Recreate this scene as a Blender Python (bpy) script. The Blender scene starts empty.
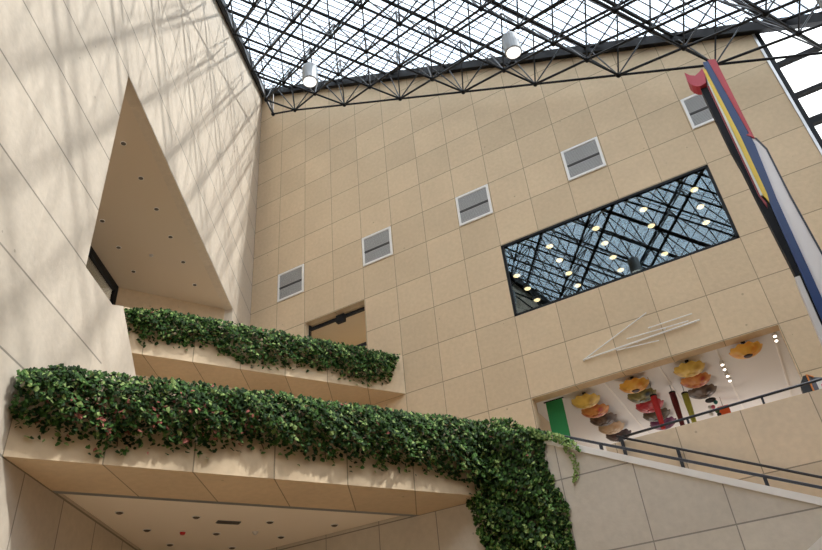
import bpy, bmesh, math, random
from mathutils import Vector, Matrix
random.seed(7)
C = bpy.context.scene.collection
V = Vector
EYE = 1.6                                   # eye height above the atrium floor; z in the code is measured from the eye
MODX, MODZ = 1.168, 1.2                     # stone panel module
ZC = 22.703                                 # level 0 of the panel courses
def L(n): return ZC - MODZ * n
L2 = V((0.47794, -0.87839, 0)).normalized() # run of the left wall, from the far corner towards the viewer
NL = V((-0.87839, -0.47794, 0)).normalized()# into the left wall, away from the atrium
L3 = V((0.53352, 0.84579, 0)).normalized()  # run of the balcony fronts
NF = V((0.84579, -0.53352, 0)).normalized() # out of the balcony fronts
EX = V((1, 0, 0)); EY = V((0, 1, 0)); UP = V((0, 0, 1))
CAM = V((14.242, -15.680, 0.0))
CF = V((-0.36924, 0.73556, 0.56799)); CR = V((0.86315, 0.49795, -0.08373)); CU = V((0.34442, -0.45935, 0.81876))
FPX = 696.78
def to_px(p):
    d = V(p) - CAM; z = d.dot(CF)
    if z < 0.1: return None
    return 411 + FPX * d.dot(CR) / z, 275 - FPX * d.dot(CU) / z, z
def roof(x, y, off=0.0): return 24.41 + off - 0.505 * x + 0.2786 * y

# ------------------------------------------------------------------ materials
def srgb(r, g, b):
    f = lambda c: (c / 255 / 12.92) if c / 255 <= 0.04045 else ((c / 255 + 0.055) / 1.055) ** 2.4
    return (f(r), f(g), f(b), 1)
def new_mat(name):
    m = bpy.data.materials.new(name); m.use_nodes = True
    nt = m.node_tree; nt.nodes.clear()
    out = nt.nodes.new('ShaderNodeOutputMaterial'); b = nt.nodes.new('ShaderNodeBsdfPrincipled')
    nt.links.new(b.outputs[0], out.inputs[0]); return m, nt, b
def mth(nt, op, a, b=None, c=None):
    n = nt.nodes.new('ShaderNodeMath'); n.operation = op
    for i, v in enumerate((a, b, c)):
        if v is None: continue
        if isinstance(v, (int, float)): n.inputs[i].default_value = v
        else: nt.links.new(v, n.inputs[i])
    return n.outputs[0]
def plain(name, col, rough=0.6, metal=0.0, var=0.06, scale=6.0):
    m, nt, b = new_mat(name)
    no = nt.nodes.new('ShaderNodeTexNoise'); no.inputs['Scale'].default_value = scale; no.inputs['Detail'].default_value = 4
    tc = nt.nodes.new('ShaderNodeTexCoord'); nt.links.new(tc.outputs['Object'], no.inputs['Vector'])
    hs = nt.nodes.new('ShaderNodeHueSaturation'); hs.inputs['Color'].default_value = col
    nt.links.new(mth(nt, 'MULTIPLY_ADD', no.outputs['Fac'], 2 * var, 1 - var), hs.inputs['Value'])
    nt.links.new(hs.outputs[0], b.inputs['Base Color'])
    b.inputs['Roughness'].default_value = rough; b.inputs['Metallic'].default_value = metal
    if max(col[:3]) < 0.02: b.inputs['Specular IOR Level'].default_value = 0.15
    return m
def glow(name, col, s):
    m, nt, b = new_mat(name)
    b.inputs['Base Color'].default_value = col; b.inputs['Emission Color'].default_value = col
    b.inputs['Emission Strength'].default_value = s; return m
def pane(name, tint, refl, blend=0.35):
    m = bpy.data.materials.new(name); m.use_nodes = True; nt = m.node_tree; nt.nodes.clear()
    out = nt.nodes.new('ShaderNodeOutputMaterial'); mx = nt.nodes.new('ShaderNodeMixShader')
    tr = nt.nodes.new('ShaderNodeBsdfTransparent'); tr.inputs[0].default_value = tint
    gl = nt.nodes.new('ShaderNodeBsdfGlossy'); gl.inputs['Roughness'].default_value = 0.0; gl.inputs[0].default_value = (0.80, 0.93, 1.0, 1)
    lw = nt.nodes.new('ShaderNodeLayerWeight'); lw.inputs[0].default_value = blend
    nt.links.new(mth(nt, 'MULTIPLY_ADD', lw.outputs['Fresnel'], 0.5, refl), mx.inputs[0])
    nt.links.new(tr.outputs[0], mx.inputs[1]); nt.links.new(gl.outputs[0], mx.inputs[2])
    nt.links.new(mx.outputs[0], out.inputs[0]); return m
def stone(name, col, dirv=None, off=0.0, horiz=True, below=None, jw=0.008, jh=0.011, mottle=0.12, pv=0.06, jdark=0.45, joint_col=None):
    """bush-hammered limestone coloured concrete cut in panels; dark open joints run with the panel module"""
    m, nt, b = new_mat(name); ln = nt.links.new
    geo = nt.nodes.new('ShaderNodeNewGeometry'); P = geo.outputs['Position']
    sx = nt.nodes.new('ShaderNodeSeparateXYZ'); ln(P, sx.inputs[0])
    zz = mth(nt, 'SUBTRACT', sx.outputs[2], ZC + EYE)
    masks = []; cell = None
    if dirv is not None:
        dt = nt.nodes.new('ShaderNodeVectorMath'); dt.operation = 'DOT_PRODUCT'; ln(P, dt.inputs[0]); dt.inputs[1].default_value = dirv
        u = mth(nt, 'SUBTRACT', dt.outputs['Value'], off)
        mu = mth(nt, 'LESS_THAN', mth(nt, 'PINGPONG', u, MODX / 2), jw)
        if below is not None: mu = mth(nt, 'MULTIPLY', mu, mth(nt, 'LESS_THAN', sx.outputs[2], below + EYE))
        masks.append(mu); cell = mth(nt, 'FLOOR', mth(nt, 'DIVIDE', u, MODX))
    if horiz:
        masks.append(mth(nt, 'LESS_THAN', mth(nt, 'PINGPONG', zz, MODZ / 2), jh))
    n1 = nt.nodes.new('ShaderNodeTexNoise'); n1.inputs['Scale'].default_value = 0.9; n1.inputs['Detail'].default_value = 5; ln(P, n1.inputs['Vector'])
    n2 = nt.nodes.new('ShaderNodeTexNoise'); n2.inputs['Scale'].default_value = 9; n2.inputs['Detail'].default_value = 6; ln(P, n2.inputs['Vector'])
    n3 = nt.nodes.new('ShaderNodeTexVoronoi'); n3.inputs['Scale'].default_value = 1.7; ln(P, n3.inputs['Vector'])
    pit = mth(nt, 'LESS_THAN', n3.outputs['Distance'], 0.045)
    val = mth(nt, 'MULTIPLY_ADD', n1.outputs['Fac'], 2 * mottle, 1 - mottle)
    val = mth(nt, 'MULTIPLY', val, mth(nt, 'MULTIPLY_ADD', n2.outputs['Fac'], 0.24, 0.88))
    if cell is not None:
        wn = nt.nodes.new('ShaderNodeTexWhiteNoise'); wn.noise_dimensions = '2D'
        cx = nt.nodes.new('ShaderNodeCombineXYZ'); ln(cell, cx.inputs[0]); ln(mth(nt, 'FLOOR', mth(nt, 'DIVIDE', zz, MODZ)), cx.inputs[1])
        ln(cx.outputs[0], wn.inputs['Vector'])
        val = mth(nt, 'MULTIPLY', val, mth(nt, 'MULTIPLY_ADD', wn.outputs['Value'], 2 * pv, 1 - pv))
    val = mth(nt, 'MULTIPLY', val, mth(nt, 'MULTIPLY_ADD', pit, -0.3, 1.0))
    hs = nt.nodes.new('ShaderNodeHueSaturation'); hs.inputs['Color'].default_value = col; ln(val, hs.inputs['Value'])
    base = hs.outputs[0]
    bump = nt.nodes.new('ShaderNodeBump'); bump.inputs['Strength'].default_value = 0.25; bump.inputs['Distance'].default_value = 0.02
    hgt = n2.outputs['Fac']
    if masks:
        j = masks[0] if len(masks) == 1 else mth(nt, 'MAXIMUM', masks[0], masks[1])
        mx = nt.nodes.new('ShaderNodeMix'); mx.data_type = 'RGBA'; ln(j, mx.inputs['Factor']); ln(base, mx.inputs['A'])
        c = joint_col or tuple(x * jdark for x in col[:3]) + (1,)
        mx.inputs['B'].default_value = c; base = mx.outputs['Result']
    ln(base, b.inputs['Base Color']); ln(hgt, bump.inputs['Height']); ln(bump.outputs[0], b.inputs['Normal'])
    b.inputs['Roughness'].default_value = 0.85; return m
STONE = (0.63, 0.49, 0.325, 1)
DJ = NL / NL.dot(L3)                         # soffit joints run parallel to the left wall
STONE_L = (0.56, 0.485, 0.39, 1)  # same stone as the back wall, its cooler sky light put into the colour
M = {}
M['back'] = stone('back_wall_panels', STONE, EX, 0.0, mottle=0.10)
M['left'] = stone('left_wall_panels', STONE_L, L2, 0.02, below=L(16), mottle=0.06, jw=0.012, jh=0.016)
M['left_plain'] = stone('left_wall_plain', STONE_L, None, horiz=False, mottle=0.06)
M['fascia_low'] = stone('low_fascia_panels', STONE, DJ, DJ.dot(L2 * 12.3), horiz=False, jw=0.010)
M['fascia_up'] = stone('up_fascia_panels', STONE, DJ, DJ.dot(EX * 5.84), horiz=False, jw=0.010)
M['stair'] = stone('stair_wall_panels', (0.64, 0.585, 0.505, 1), EX, 12.20 - MODX * 10, mottle=0.14, pv=0.03)
M['parapet'] = stone('parapet_panels', (0.61, 0.50, 0.37, 1), EX, 12.71 - MODX * 10, mottle=0.09)
M['rawstone'] = stone('plain_concrete', STONE, None, horiz=False)
M['cap'] = plain('white_cap', (0.90, 0.885, 0.87, 1), 0.6)
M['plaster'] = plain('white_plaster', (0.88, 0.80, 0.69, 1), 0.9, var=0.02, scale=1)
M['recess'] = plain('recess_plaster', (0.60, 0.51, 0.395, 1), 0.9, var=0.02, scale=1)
M['gallery_white'] = plain('gallery_white', (0.76, 0.76, 0.77, 1), 0.9, var=0.02, scale=1)
M['tan_wall'] = plain('tan_wall', (0.62, 0.52, 0.38, 1), 0.9, var=0.03, scale=1)
M['steel'] = plain('black_steel', (0.009, 0.0095, 0.011, 1), 0.5, 0.0)
M['steel_lit'] = plain('sunlit_steel', (0.02, 0.021, 0.024, 1), 0.45, 0.2)  # for web struts: black steel with sunlit lightness put into the colour
M['darkmetal'] = plain('dark_frame', (0.014, 0.015, 0.018, 1), 0.45, 0.0)
M['slim_bar'] = plain('slim_bar', (0.07, 0.065, 0.08, 1), 0.5)
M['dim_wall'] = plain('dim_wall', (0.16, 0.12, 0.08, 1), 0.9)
M['rail'] = plain('charcoal_rail', (0.022, 0.024, 0.032, 1), 0.4, 0.3)
M['silver'] = plain('silver_trim', (0.62, 0.62, 0.63, 1), 0.35, 0.6)
M['grey_edge'] = plain('grey_edge', (0.23, 0.24, 0.24, 1), 0.5, 0.2)
M['white'] = plain('white_paint', (0.82, 0.81, 0.79, 1), 0.5)
M['vent'] = plain('vent_grey', (0.44, 0.44, 0.43, 1), 0.6)
M['ventdark'] = plain('vent_dark', (0.10, 0.10, 0.10, 1), 0.7)
M['floor'] = stone('floor_pavers', (0.38, 0.27, 0.165, 1), EX, 0.0, horiz=False)
M['sky_glass'] = pane('skylight_glass', (0.93, 0.95, 0.97, 1), 0.02)
M['win_glass'] = pane('window_glass', (0.50, 0.54, 0.54, 1), 0.11)
M['clear_glass'] = pane('clear_glass', (0.88, 0.88, 0.86, 1), 0.0, 0.18)
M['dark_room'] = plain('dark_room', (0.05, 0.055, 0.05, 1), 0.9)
M['bulb'] = glow('warm_bulb', (1.0, 0.70, 0.38, 1), 5.0)
M['lampw'] = glow('white_lens', (1.0, 0.98, 0.95, 1), 0.8)
M['spot'] = glow('spot_lens', (1.0, 0.93, 0.82, 1), 4.0)
M['canhole'] = plain('can_dark', (0.09, 0.075, 0.065, 1), 0.6)
M['chrome'] = plain('lamp_housing', (0.30, 0.32, 0.34, 1), 0.4, 0.2)
M['red_led'] = glow('red_sign', (0.35, 0.01, 0.01, 1), 0.1)
M['soil'] = plain('soil', (0.05, 0.035, 0.02, 1), 1.0)
def leafmat(name, col):
    m = plain(name, col, 0.6, var=0.22, scale=2.5)
    b = [n for n in m.node_tree.nodes if n.type == 'BSDF_PRINCIPLED'][0]
    b.inputs['Specular IOR Level'].default_value = 0.15
    return m
LEAF = [leafmat('leaf_dark', (0.020, 0.046, 0.011, 1)), leafmat('leaf_mid', (0.055, 0.125, 0.024, 1)),
        leafmat('leaf_light', (0.23, 0.32, 0.10, 1)), leafmat('leaf_red', (0.36, 0.12, 0.09, 1))]
M['vine'] = plain('vine_stem', (0.13, 0.085, 0.045, 1), 0.8)

# ------------------------------------------------------------------ mesh building
ORG = {}
class MB:
    def __init__(s): s.v = []; s.f = []; s.mi = []
    def add(s, vs, fs, mi=0):
        o = len(s.v); s.v += [tuple(x) for x in vs]
        s.f += [tuple(o + i for i in f) for f in fs]; s.mi += [mi] * len(fs); return s
    def hexa(s, p):  # 8 points: bottom ring of 4, top ring of 4
        return s.add(p, [(3, 2, 1, 0), (4, 5, 6, 7), (0, 1, 5, 4), (1, 2, 6, 5), (2, 3, 7, 6), (3, 0, 4, 7)])
    def box(s, a, b):
        x0, y0, z0 = a; x1, y1, z1 = b
        return s.hexa([(x0, y0, z0), (x1, y0, z0), (x1, y1, z0), (x0, y1, z0), (x0, y0, z1), (x1, y0, z1), (x1, y1, z1), (x0, y1, z1)])
    def obox(s, o, ax, ay, az):  # oriented box from a corner and three edge vectors
        o = V(o); return s.hexa([o, o + ax, o + ax + ay, o + ay, o + az, o + ax + az, o + ax + ay + az, o + ay + az])
    def prism(s, pts, ext):      # polygon (list of points) pushed along ext
        pts = [V(p) for p in pts]; n = len(pts); ext = V(ext)
        s.add(pts + [p + ext for p in pts], [tuple(range(n))[::-1], tuple(range(n, 2 * n))] + [(i, (i + 1) % n, n + (i + 1) % n, n + i) for i in range(n)])
        return s
    def holed(s, outer, holes, ext):  # outline with holes, pushed along ext
        bm = bmesh.new(); es = []
        for ring in [outer] + holes:
            vs = [bm.verts.new(V(p)) for p in ring]
            es += [bm.edges.new((vs[i], vs[(i + 1) % len(vs)])) for i in range(len(vs))]
        bmesh.ops.triangle_fill(bm, use_beauty=True, use_dissolve=False, edges=es)
        r = bmesh.ops.extrude_face_region(bm, geom=bm.faces[:])
        bmesh.ops.translate(bm, vec=V(ext), verts=[g for g in r['geom'] if isinstance(g, bmesh.types.BMVert)])
        # the start face was replaced by its extrusion: give it back
        bmesh.ops.recalc_face_normals(bm, faces=bm.faces[:])
        bm.verts.index_update()
        s.add([v.co.copy() for v in bm.verts], [[v.index for v in f.verts] for f in bm.faces]); bm.free(); return s
    def tube(s, pts, r, n=8, mi=0, r1=None):
        pts = [V(p) for p in pts]; rings = []; k = len(pts)
        prev = None
        for i, p in enumerate(pts):
            d = (pts[min(i + 1, k - 1)] - pts[max(i - 1, 0)]).normalized()
            if prev is None:
                a = d.cross(UP if abs(d.z) < 0.9 else EX).normalized()
            else: a = (prev - d * prev.dot(d)).normalized()
            prev = a; b = d.cross(a); rr = r if r1 is None else r + (r1 - r) * i / max(1, k - 1)
            rings.append([p + (a * math.cos(t) + b * math.sin(t)) * rr for t in [2 * math.pi * j / n for j in range(n)]])
        vs = [q for R in rings for q in R]; fs = []
        for i in range(k - 1):
            for j in range(n): fs.append((i * n + j, i * n + (j + 1) % n, (i + 1) * n + (j + 1) % n, (i + 1) * n + j))
        fs.append(tuple(range(n))[::-1]); fs.append(tuple((k - 1) * n + j for j in range(n)))
        return s.add(vs, fs, mi)
    def lathe(s, c, prof, n=20, wave=None, mi=0, cap0=True, cap1=True):  # profile of (radius, z) about a vertical axis
        c = V(c); vs = []
        for k, (r, z) in enumerate(prof):
            for j in range(n):
                t = 2 * math.pi * j / n; w = wave(k, t) if wave else (1, 0)
                vs.append(c + V((r * w[0] * math.cos(t), r * w[0] * math.sin(t), z + w[1])))
        fs = []
        for k in range(len(prof) - 1):
            for j in range(n): fs.append((k * n + j, k * n + (j + 1) % n, (k + 1) * n + (j + 1) % n, (k + 1) * n + j))
        if cap0: fs.append(tuple(range(n))[::-1])
        if cap1: fs.append(tuple((len(prof) - 1) * n + j for j in range(n)))
        return s.add(vs, fs, mi)
    def ball(s, c, r, n=8, m=5):
        prof = [(max(1e-3, r * math.sin(math.pi * k / m)), -r * math.cos(math.pi * k / m)) for k in range(m + 1)]
        return s.lathe(c, prof, n)
    def build(s, name, mat, parent=None, loc=None, smooth=False, fix=True):
        me = bpy.data.meshes.new(name)
        base = ORG[parent.name] if parent is not None and parent.name in ORG else V((0, 0, 0))
        if parent is None and loc is not None: base = V(loc)
        me.from_pydata([V(v) - base for v in s.v], [], s.f)
        for m in (mat if isinstance(mat, (list, tuple)) else [mat]): me.materials.append(m)
        if any(s.mi): me.polygons.foreach_set('material_index', s.mi)
        if fix:
            bm = bmesh.new(); bm.from_mesh(me); bmesh.ops.recalc_face_normals(bm, faces=bm.faces[:]); bm.to_mesh(me); bm.free()
        if smooth: me.polygons.foreach_set('use_smooth', [True] * len(me.polygons))
        o = bpy.data.objects.new(name, me); C.objects.link(o)
        if parent is not None:
            o.parent = parent; ORG[o.name] = base
        else:
            o.location = base + V((0, 0, EYE)); ORG[o.name] = base
        return o
def tag(o, label, cat, group=None, kind=None):
    o['label'] = label; o['category'] = cat
    if group: o['group'] = group
    if kind: o['kind'] = kind
    return o
def thing(name, loc, label, cat, group=None):
    o = bpy.data.objects.new(name, None); C.objects.link(o); o.empty_display_size = 0.2
    o.location = V(loc) + V((0, 0, EYE)); ORG[o.name] = V(loc)
    return tag(o, label, cat, group)
def struct(o, label=None):
    o['kind'] = 'structure'
    if label: o['label'] = label
    return o
def dup(root, loc, label):
    r = root.copy(); C.objects.link(r); r.location = V(loc) + V((0, 0, EYE)); r['label'] = label
    for ch in list(root.children):
        c = ch.copy(); C.objects.link(c); c.parent = r
        for g in ch.children:
            d = g.copy(); C.objects.link(d); d.parent = c
    return r
def J(n): return MODX * n
FL = -EYE                                     # atrium floor
F2 = 3.62                                     # lower balcony and gallery floor
F3 = 8.45                                     # upper balcony floor

# ------------------------------------------------------------------ the shell
struct(MB().box((-20, -45, FL - 0.3), (45, 14, FL)).build('floor', M['floor']), 'pale stone atrium floor')
# back wall: sloping head, holes for picture window, gallery opening, upper doorway
T = 0.32
outer = [(0, 0, FL), (J(15), 0, FL), (J(15), 0, roof(J(15), 0, 0.3)), (0, 0, roof(0, 0, 0.3))]
def rect(x0, x1, z0, z1): return [(x0, 0, z0), (x1, 0, z0), (x1, 0, z1), (x0, 0, z1)]
holes = [rect(J(8), J(13), L(11) - 0.02, L(9) - 0.02), rect(J(8) + 0.02, J(13) - 0.02, F2, L(13) - 0.02), rect(J(2) + 0.02, J(4) - 0.02, F3, L(9) - 0.02)]
struct(MB().holed(outer, holes, (0, T, 0)).build('wall_back', M['back']), 'tan stone panel back wall of the atrium')
# left wall with the tall recess; the sill ends in a sloping stair parapet
def lw(u, z, n=0.0): return L2 * u + NL * n + UP * z
TL = 0.25
outer = [lw(0, FL), lw(27, FL), lw(27, roof(*(L2 * 27).xy, 0.3)), lw(0, roof(0, 0, 0.3))]
hole = [lw(11.34, L(9) - 0.02), lw(2.3, L(9) - 0.02), lw(2.3, F2), lw(10.17, F2), lw(10.17, 7.08), lw(11.34, 7.08)]
struct(MB().holed(outer, [hole], NL * TL).build('wall_left', M['left']), 'pale sunlit stone wall on the left')
struct(MB().prism([lw(10.17, F2), lw(10.17, 7.08), lw(9.753, 7.32), lw(5.55, F2)], NL * TL).build('wall_stair_side', M['left_plain']), 'pale sloping stair parapet at the end of the left wall')
# recess behind the left wall: ceiling, end wall, floor
CZ = L(9) + 0.02
ceil = [lw(14, CZ, TL), lw(2.3, CZ, 0.26), lw(3.95, CZ, 2.95), lw(3.96, CZ, 5.6), lw(14, CZ, 5.6)]
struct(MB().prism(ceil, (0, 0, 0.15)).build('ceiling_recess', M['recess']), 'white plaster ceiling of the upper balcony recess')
struct(MB().prism([lw(3.96, CZ, 3.12), lw(-4, CZ, 3.12), lw(-4, CZ, 5.6), lw(3.96, CZ, 5.6)], (0, 0, 0.15)).build('ceiling_beyond_recess', M['plaster']), 'ceiling beyond the dark recess window')
A = L2 * 2.27 + NL * 0.2; B = L2 * 3.95 + NL * 2.97; d = (B - A)
struct(MB().obox(A + UP * FL, d, NF * -0.2 if False else V((-0.2 * 0.846, 0.2 * 0.533, 0)), UP * (CZ + 0.1 - FL)).build('wall_recess_end', M['rawstone']), 'shaded tan wall closing the recess')
struct(MB().obox(lw(3.95, F3 + 0.1, 2.97) - UP * (F3 + 0.1 - FL), L2 * 14, NL * 0.2, UP * (10.7 - FL)).build('wall_recess_side', M['rawstone']), 'wall under the dark recess window')
# upper balcony: slab, fascia, planter
U0 = EX * 5.84
def fp(o, s, z, n=0.0): return o + L3 * s + NF * n + UP * z
def balcony(o, s0, s1, z0, z1, matf, nm, inner, ceil_poly, lab):
    mb = MB()
    mb.obox(fp(o, s0, z0, 0), L3 * (s1 - s0), NF * -0.18, UP * (z1 - z0))          # front
    mb.obox(fp(o, s0, z0, -0.18), L3 * (s1 - s0), NF * -(inner - 0.18), UP * 0.16)  # soffit strip
    mb.obox(fp(o, s0, z0 + 0.16, -0.75), L3 * (s1 - s0), NF * -0.15, UP * (z1 - z0 - 0.16))  # back of the trough
    return struct(mb.build(nm, matf), lab)
balcony(U0, -9.55, -0.0, L(12), L(11), M['fascia_up'], 'beam_upper_balcony', 1.08, None, 'tan stone front of the upper balcony')
F1e = [EX * 0.02, U0 - NF * 1.0 - L3 * 0.6, fp(U0, -9.5, 0, -1.0), lw(6.6, 0, 2.9), lw(4.0, 0, 2.9), lw(2.4, 0, 0.3)]
struct(MB().prism([V((p.x, min(p.y, -0.01), L(12) + 0.1)) for p in F1e], (0, 0, 0.2)).build('slab_upper_balcony', M['plaster']), 'white soffit of the upper balcony')
U2 = L2 * 12.3
S2 = ((-4.62) - U2.y) / L3.y
balcony(U2, 0.0, S2 + 0.3, L(16), L(15), M['fascia_low'], 'beam_lower_balcony', 1.19, None, 'tan stone front of the lower balcony')
E2 = fp(U2, S2, 0, -1.15)
poly = [fp(U2, 0.1, 0, -1.15), V((E2.x + 0.6, -4.64, 0)), V((5, -4.64, 0)), V((2.6, -4.7, 0)), lw(6, 0, -0.01)]
struct(MB().prism([V((p.x, p.y, L(16) + 0.06)) for p in poly], (0, 0, 0.12)).build('ceiling_lower_balcony', M['plaster']), 'white plaster ceiling under the lower balcony')
struct(MB().obox(fp(U2, 0.1, L(16) + 0.002, -1.19), L3 * (S2 + 0.5), NF * -0.12, UP * 0.05).build('trim_1', M['grey_edge']), 'grey metal edge between stone and plaster ceiling')
struct(MB().prism([fp(U2, 0, F2, -0.9), V((9.2, -4.36, F2)), V((10.6, -4.36, F2)), V((10.6, -2.02, F2)), V((18, -2.02, F2)), V((18, -0.02, F2)), V((0.3, -0.02, F2)), lw(5.4, F2, -0.02)], (0, 0, 0.05)).build('floor_lower_balcony', M['floor']), 'stone floor of the lower balcony')
# stair wall, parapet, steps
def cz(x): return 4.175 - (x - 10.9) * 0.508
sw = [(2.4, -4.62, FL), (21, -4.62, FL), (21, -4.62, FL + 0.4), (16.2, -4.62, cz(16.2) - 0.04), (10.15, -4.62, cz(10.15) - 0.04), (10.15, -4.62, L(15)), (9.2, -4.62, L(15)), (9.0, -4.62, L(16) + 0.1), (2.4, -4.62, L(16) + 0.1)]
struct(MB().prism(sw, (0, 0.25, 0)).build('wall_stair', M['stair']), 'greyish stone stair wall in shade')
cap = [(10.15, -4.65, cz(10.15) - 0.04), (16.2, -4.65, cz(16.2) - 0.04), (16.2, -4.65, cz(16.2) + 0.075), (10.15, -4.65, cz(10.15) + 0.075)]
struct(MB().prism(cap, (0, 0.33, 0)).build('trim_2', M['cap']), 'white sloping coping on the stair wall')
struct(MB().box((11.35, -2.25, FL), (19, -2.03, L(15) - 0.02)).build('wall_parapet', M['parapet']), 'tan stone parapet of the gallery walkway')
st = MB()
k = 0
x = 10.6; z = F2
while z > FL + 0.2:
    st.box((x, -4.36, z - 0.5), (x + 0.33, -2.26, z)); x += 0.33; z -= 0.165
struct(st.build('staircase', M['rawstone']), 'stone stair flight behind the grey wall')
struct(MB().prism([(14.25, -7.0, FL), (18, -7.0, FL), (18, -7.0, 3.6), (14.05, -7.0, 1.38)], (0, 0.3, 0)).build('wall_low', M['cap']), 'pale sloping wall end at the bottom right corner')
# gallery room and the room behind the picture window
G0, G1 = J(8) - 0.25, J(13) + 0.6
gz = L(13) + 0.10
struct(MB().box((G0, T, gz), (G1, 9, gz + 0.15)).build('ceiling_gallery', M['gallery_white']), 'white ceiling of the gallery')
struct(MB().box((G0 - 0.2, T, F2), (G0, 9, gz)).build('wall_gallery_left', M['tan_wall']), 'beige left wall of the gallery')
struct(MB().box((G1, T, F2), (G1 + 0.2, 9, gz)).build('wall_gallery_right', M['tan_wall']), 'beige right wall of the gallery')
struct(MB().box((G0 - 0.2, 9, F2), (G1 + 0.2, 9.2, gz)).build('wall_gallery_back', M['gallery_white']), 'white far wall of the gallery')
struct(MB().box((G0, 0.0, F2 - 0.2), (G1, 9, F2)).build('floor_gallery', M['floor']), 'gallery floor')
W0, W1 = J(8) - 0.7, J(13) + 0.3
wz0, wz1 = L(11) - 0.5, 11.98
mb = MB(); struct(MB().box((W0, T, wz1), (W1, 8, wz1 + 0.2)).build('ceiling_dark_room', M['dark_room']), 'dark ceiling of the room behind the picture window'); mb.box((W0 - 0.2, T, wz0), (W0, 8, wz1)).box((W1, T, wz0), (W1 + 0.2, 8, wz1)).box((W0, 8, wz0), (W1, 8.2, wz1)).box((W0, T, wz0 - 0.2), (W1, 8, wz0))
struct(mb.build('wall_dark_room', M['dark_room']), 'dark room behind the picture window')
mb = MB(); mb.box((J(2) - 0.3, T, L(9) - 0.05), (J(4) + 0.3, 5, L(9) + 0.15)).box((J(2) - 0.5, T, F3), (J(2) - 0.3, 5, L(9))).box((J(4) + 0.3, T, F3), (J(4) + 0.5, 5, L(9))).box((J(2) - 0.5, 5, F3), (J(4) + 0.5, 5.2, L(9)))
struct(mb.build('wall_upper_room', M['tan_wall']), 'plastered room behind the upper doorway')

p0 = NF * 23 - L3 * 14.5
q0 = NF * 23 + L3 * 12.9
struct(MB().prism([p0 + UP * FL, q0 + UP * FL, V((q0.x, q0.y, roof(q0.x, q0.y, 0.2))), V((p0.x, p0.y, roof(p0.x, p0.y, 0.2)))], NF * 0.3).build('wall_unseen_side', M['dim_wall']), 'unseen dim wall added on the third side of the atrium')  # out of view, added and kept dark to cut ambient light under the balconies
mb = MB(); mb.box((17.9, 12, FL), (45, 12.4, 5.5)).box((44.6, -20, FL), (45, 12, 5.5))  # unseen walls added outside to hold back light from the low sky
struct(mb.build('wall_sky_block', M['dim_wall']), 'unseen low brown wall added outside the curtain wall')
# ------------------------------------------------------------------ windows and doors of the setting
w = struct(bpy.data.objects.new('window_1', None), 'large reflective picture window in the tan wall'); C.objects.link(w); ORG['window_1'] = V((0, 0, 0)); w.location = (0, 0, EYE)
x0, x1, z0, z1 = J(8), J(13), L(11) - 0.02, L(9) - 0.02
fr = MB()
for a, b in (((x0, 0.0, z0), (x0 + 0.07, 0.1, z1)), ((x1 - 0.07, 0.0, z0), (x1, 0.1, z1)), ((x0, 0.0, z0), (x1, 0.1, z0 + 0.07)), ((x0, 0.0, z1 - 0.07), (x1, 0.1, z1))): fr.box(a, b)
fr.build('window_frame', M['darkmetal'], w)
MB().box((x0 + 0.07, 0.04, z0 + 0.07), (x1 - 0.07, 0.052, z1 - 0.07)).build('pane', M['win_glass'], w)
w = struct(bpy.data.objects.new('window_2', None), 'glazed curtain wall at the right edge'); C.objects.link(w); ORG['window_2'] = V((0, 0, 0)); w.location = (0, 0, EYE)
X0, X1 = J(15) + 0.06, 24.0
MB().box((J(15), -0.03, FL), (J(15) + 0.06, T, roof(J(15), 0, -0.06))).build('edge_strip', M['silver'], w)
MB().box((X0, 0.02, FL), (X0 + 0.12, 0.24, roof(X0, 0, 0.05))).build('mullion', M['darkmetal'], w)
for xx in (19.9, 22.0): MB().box((xx, 0.02, FL), (xx + 0.1, 0.2, roof(xx, 0, -0.2))).build('mullion', M['darkmetal'], w)
for zz, h in ((14.1, 0.1), (12.9, 0.1), (11.9, 0.2), (10.6, 0.1), (9.4, 0.1), (8.2, 0.2), (7.0, 0.1), (5.8, 0.1), (4.6, 0.2), (3.4, 0.1), (2.2, 0.1), (1.0, 0.2)):
    xe = min(X1, (24.2 - zz) / 0.505)
    MB().box((X0 + 0.12, 0.04, zz), (xe, 0.2, zz + h)).build('transom', M['darkmetal'], w)
MB().prism([(X0 + 0.12, 0.1, FL), (X1, 0.1, FL), (X1, 0.1, roof(X1, 0, -0.3)), (X0 + 0.12, 0.1, roof(X0, 0, -0.3))], (0, 0.012, 0)).build('pane', M['clear_glass'], w)
w = struct(bpy.data.objects.new('window_3', None), 'dark framed window inside the left recess'); C.objects.link(w); ORG['window_3'] = V((0, 0, 0)); w.location = (0, 0, EYE)
fr = MB(); a, b, z0, z1 = 3.95, 13.0, 10.7, CZ
for (u0, u1, q0, q1) in ((a, a + 0.16, z0, z1), (b - 0.1, b, z0, z1), (a, b, z0, z0 + 0.14), (a, b, z1 - 0.22, z1), (7.0, 7.12, z0, z1), (10, 10.12, z0, z1)):
    fr.obox(lw(u0, q0, 2.92), L2 * (u1 - u0), NL * 0.1, UP * (q1 - q0))
fr.build('window_frame', M['darkmetal'], w)
MB().obox(lw(a, z0, 2.98), L2 * (b - a), NL * 0.012, UP * (z1 - z0)).build('pane', M['clear_glass'], w)
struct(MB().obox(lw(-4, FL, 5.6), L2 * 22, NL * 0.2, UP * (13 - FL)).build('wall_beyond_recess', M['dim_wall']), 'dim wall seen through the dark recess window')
w = struct(bpy.data.objects.new('door_1', None), 'glazed doorway above the upper planter'); C.objects.link(w); ORG['door_1'] = V((0, 0, 0)); w.location = (0, 0, EYE)
x0, x1, z1 = J(2) + 0.02, J(4) - 0.02, L(9) - 0.02
yd = 0.2
fr = MB()
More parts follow.
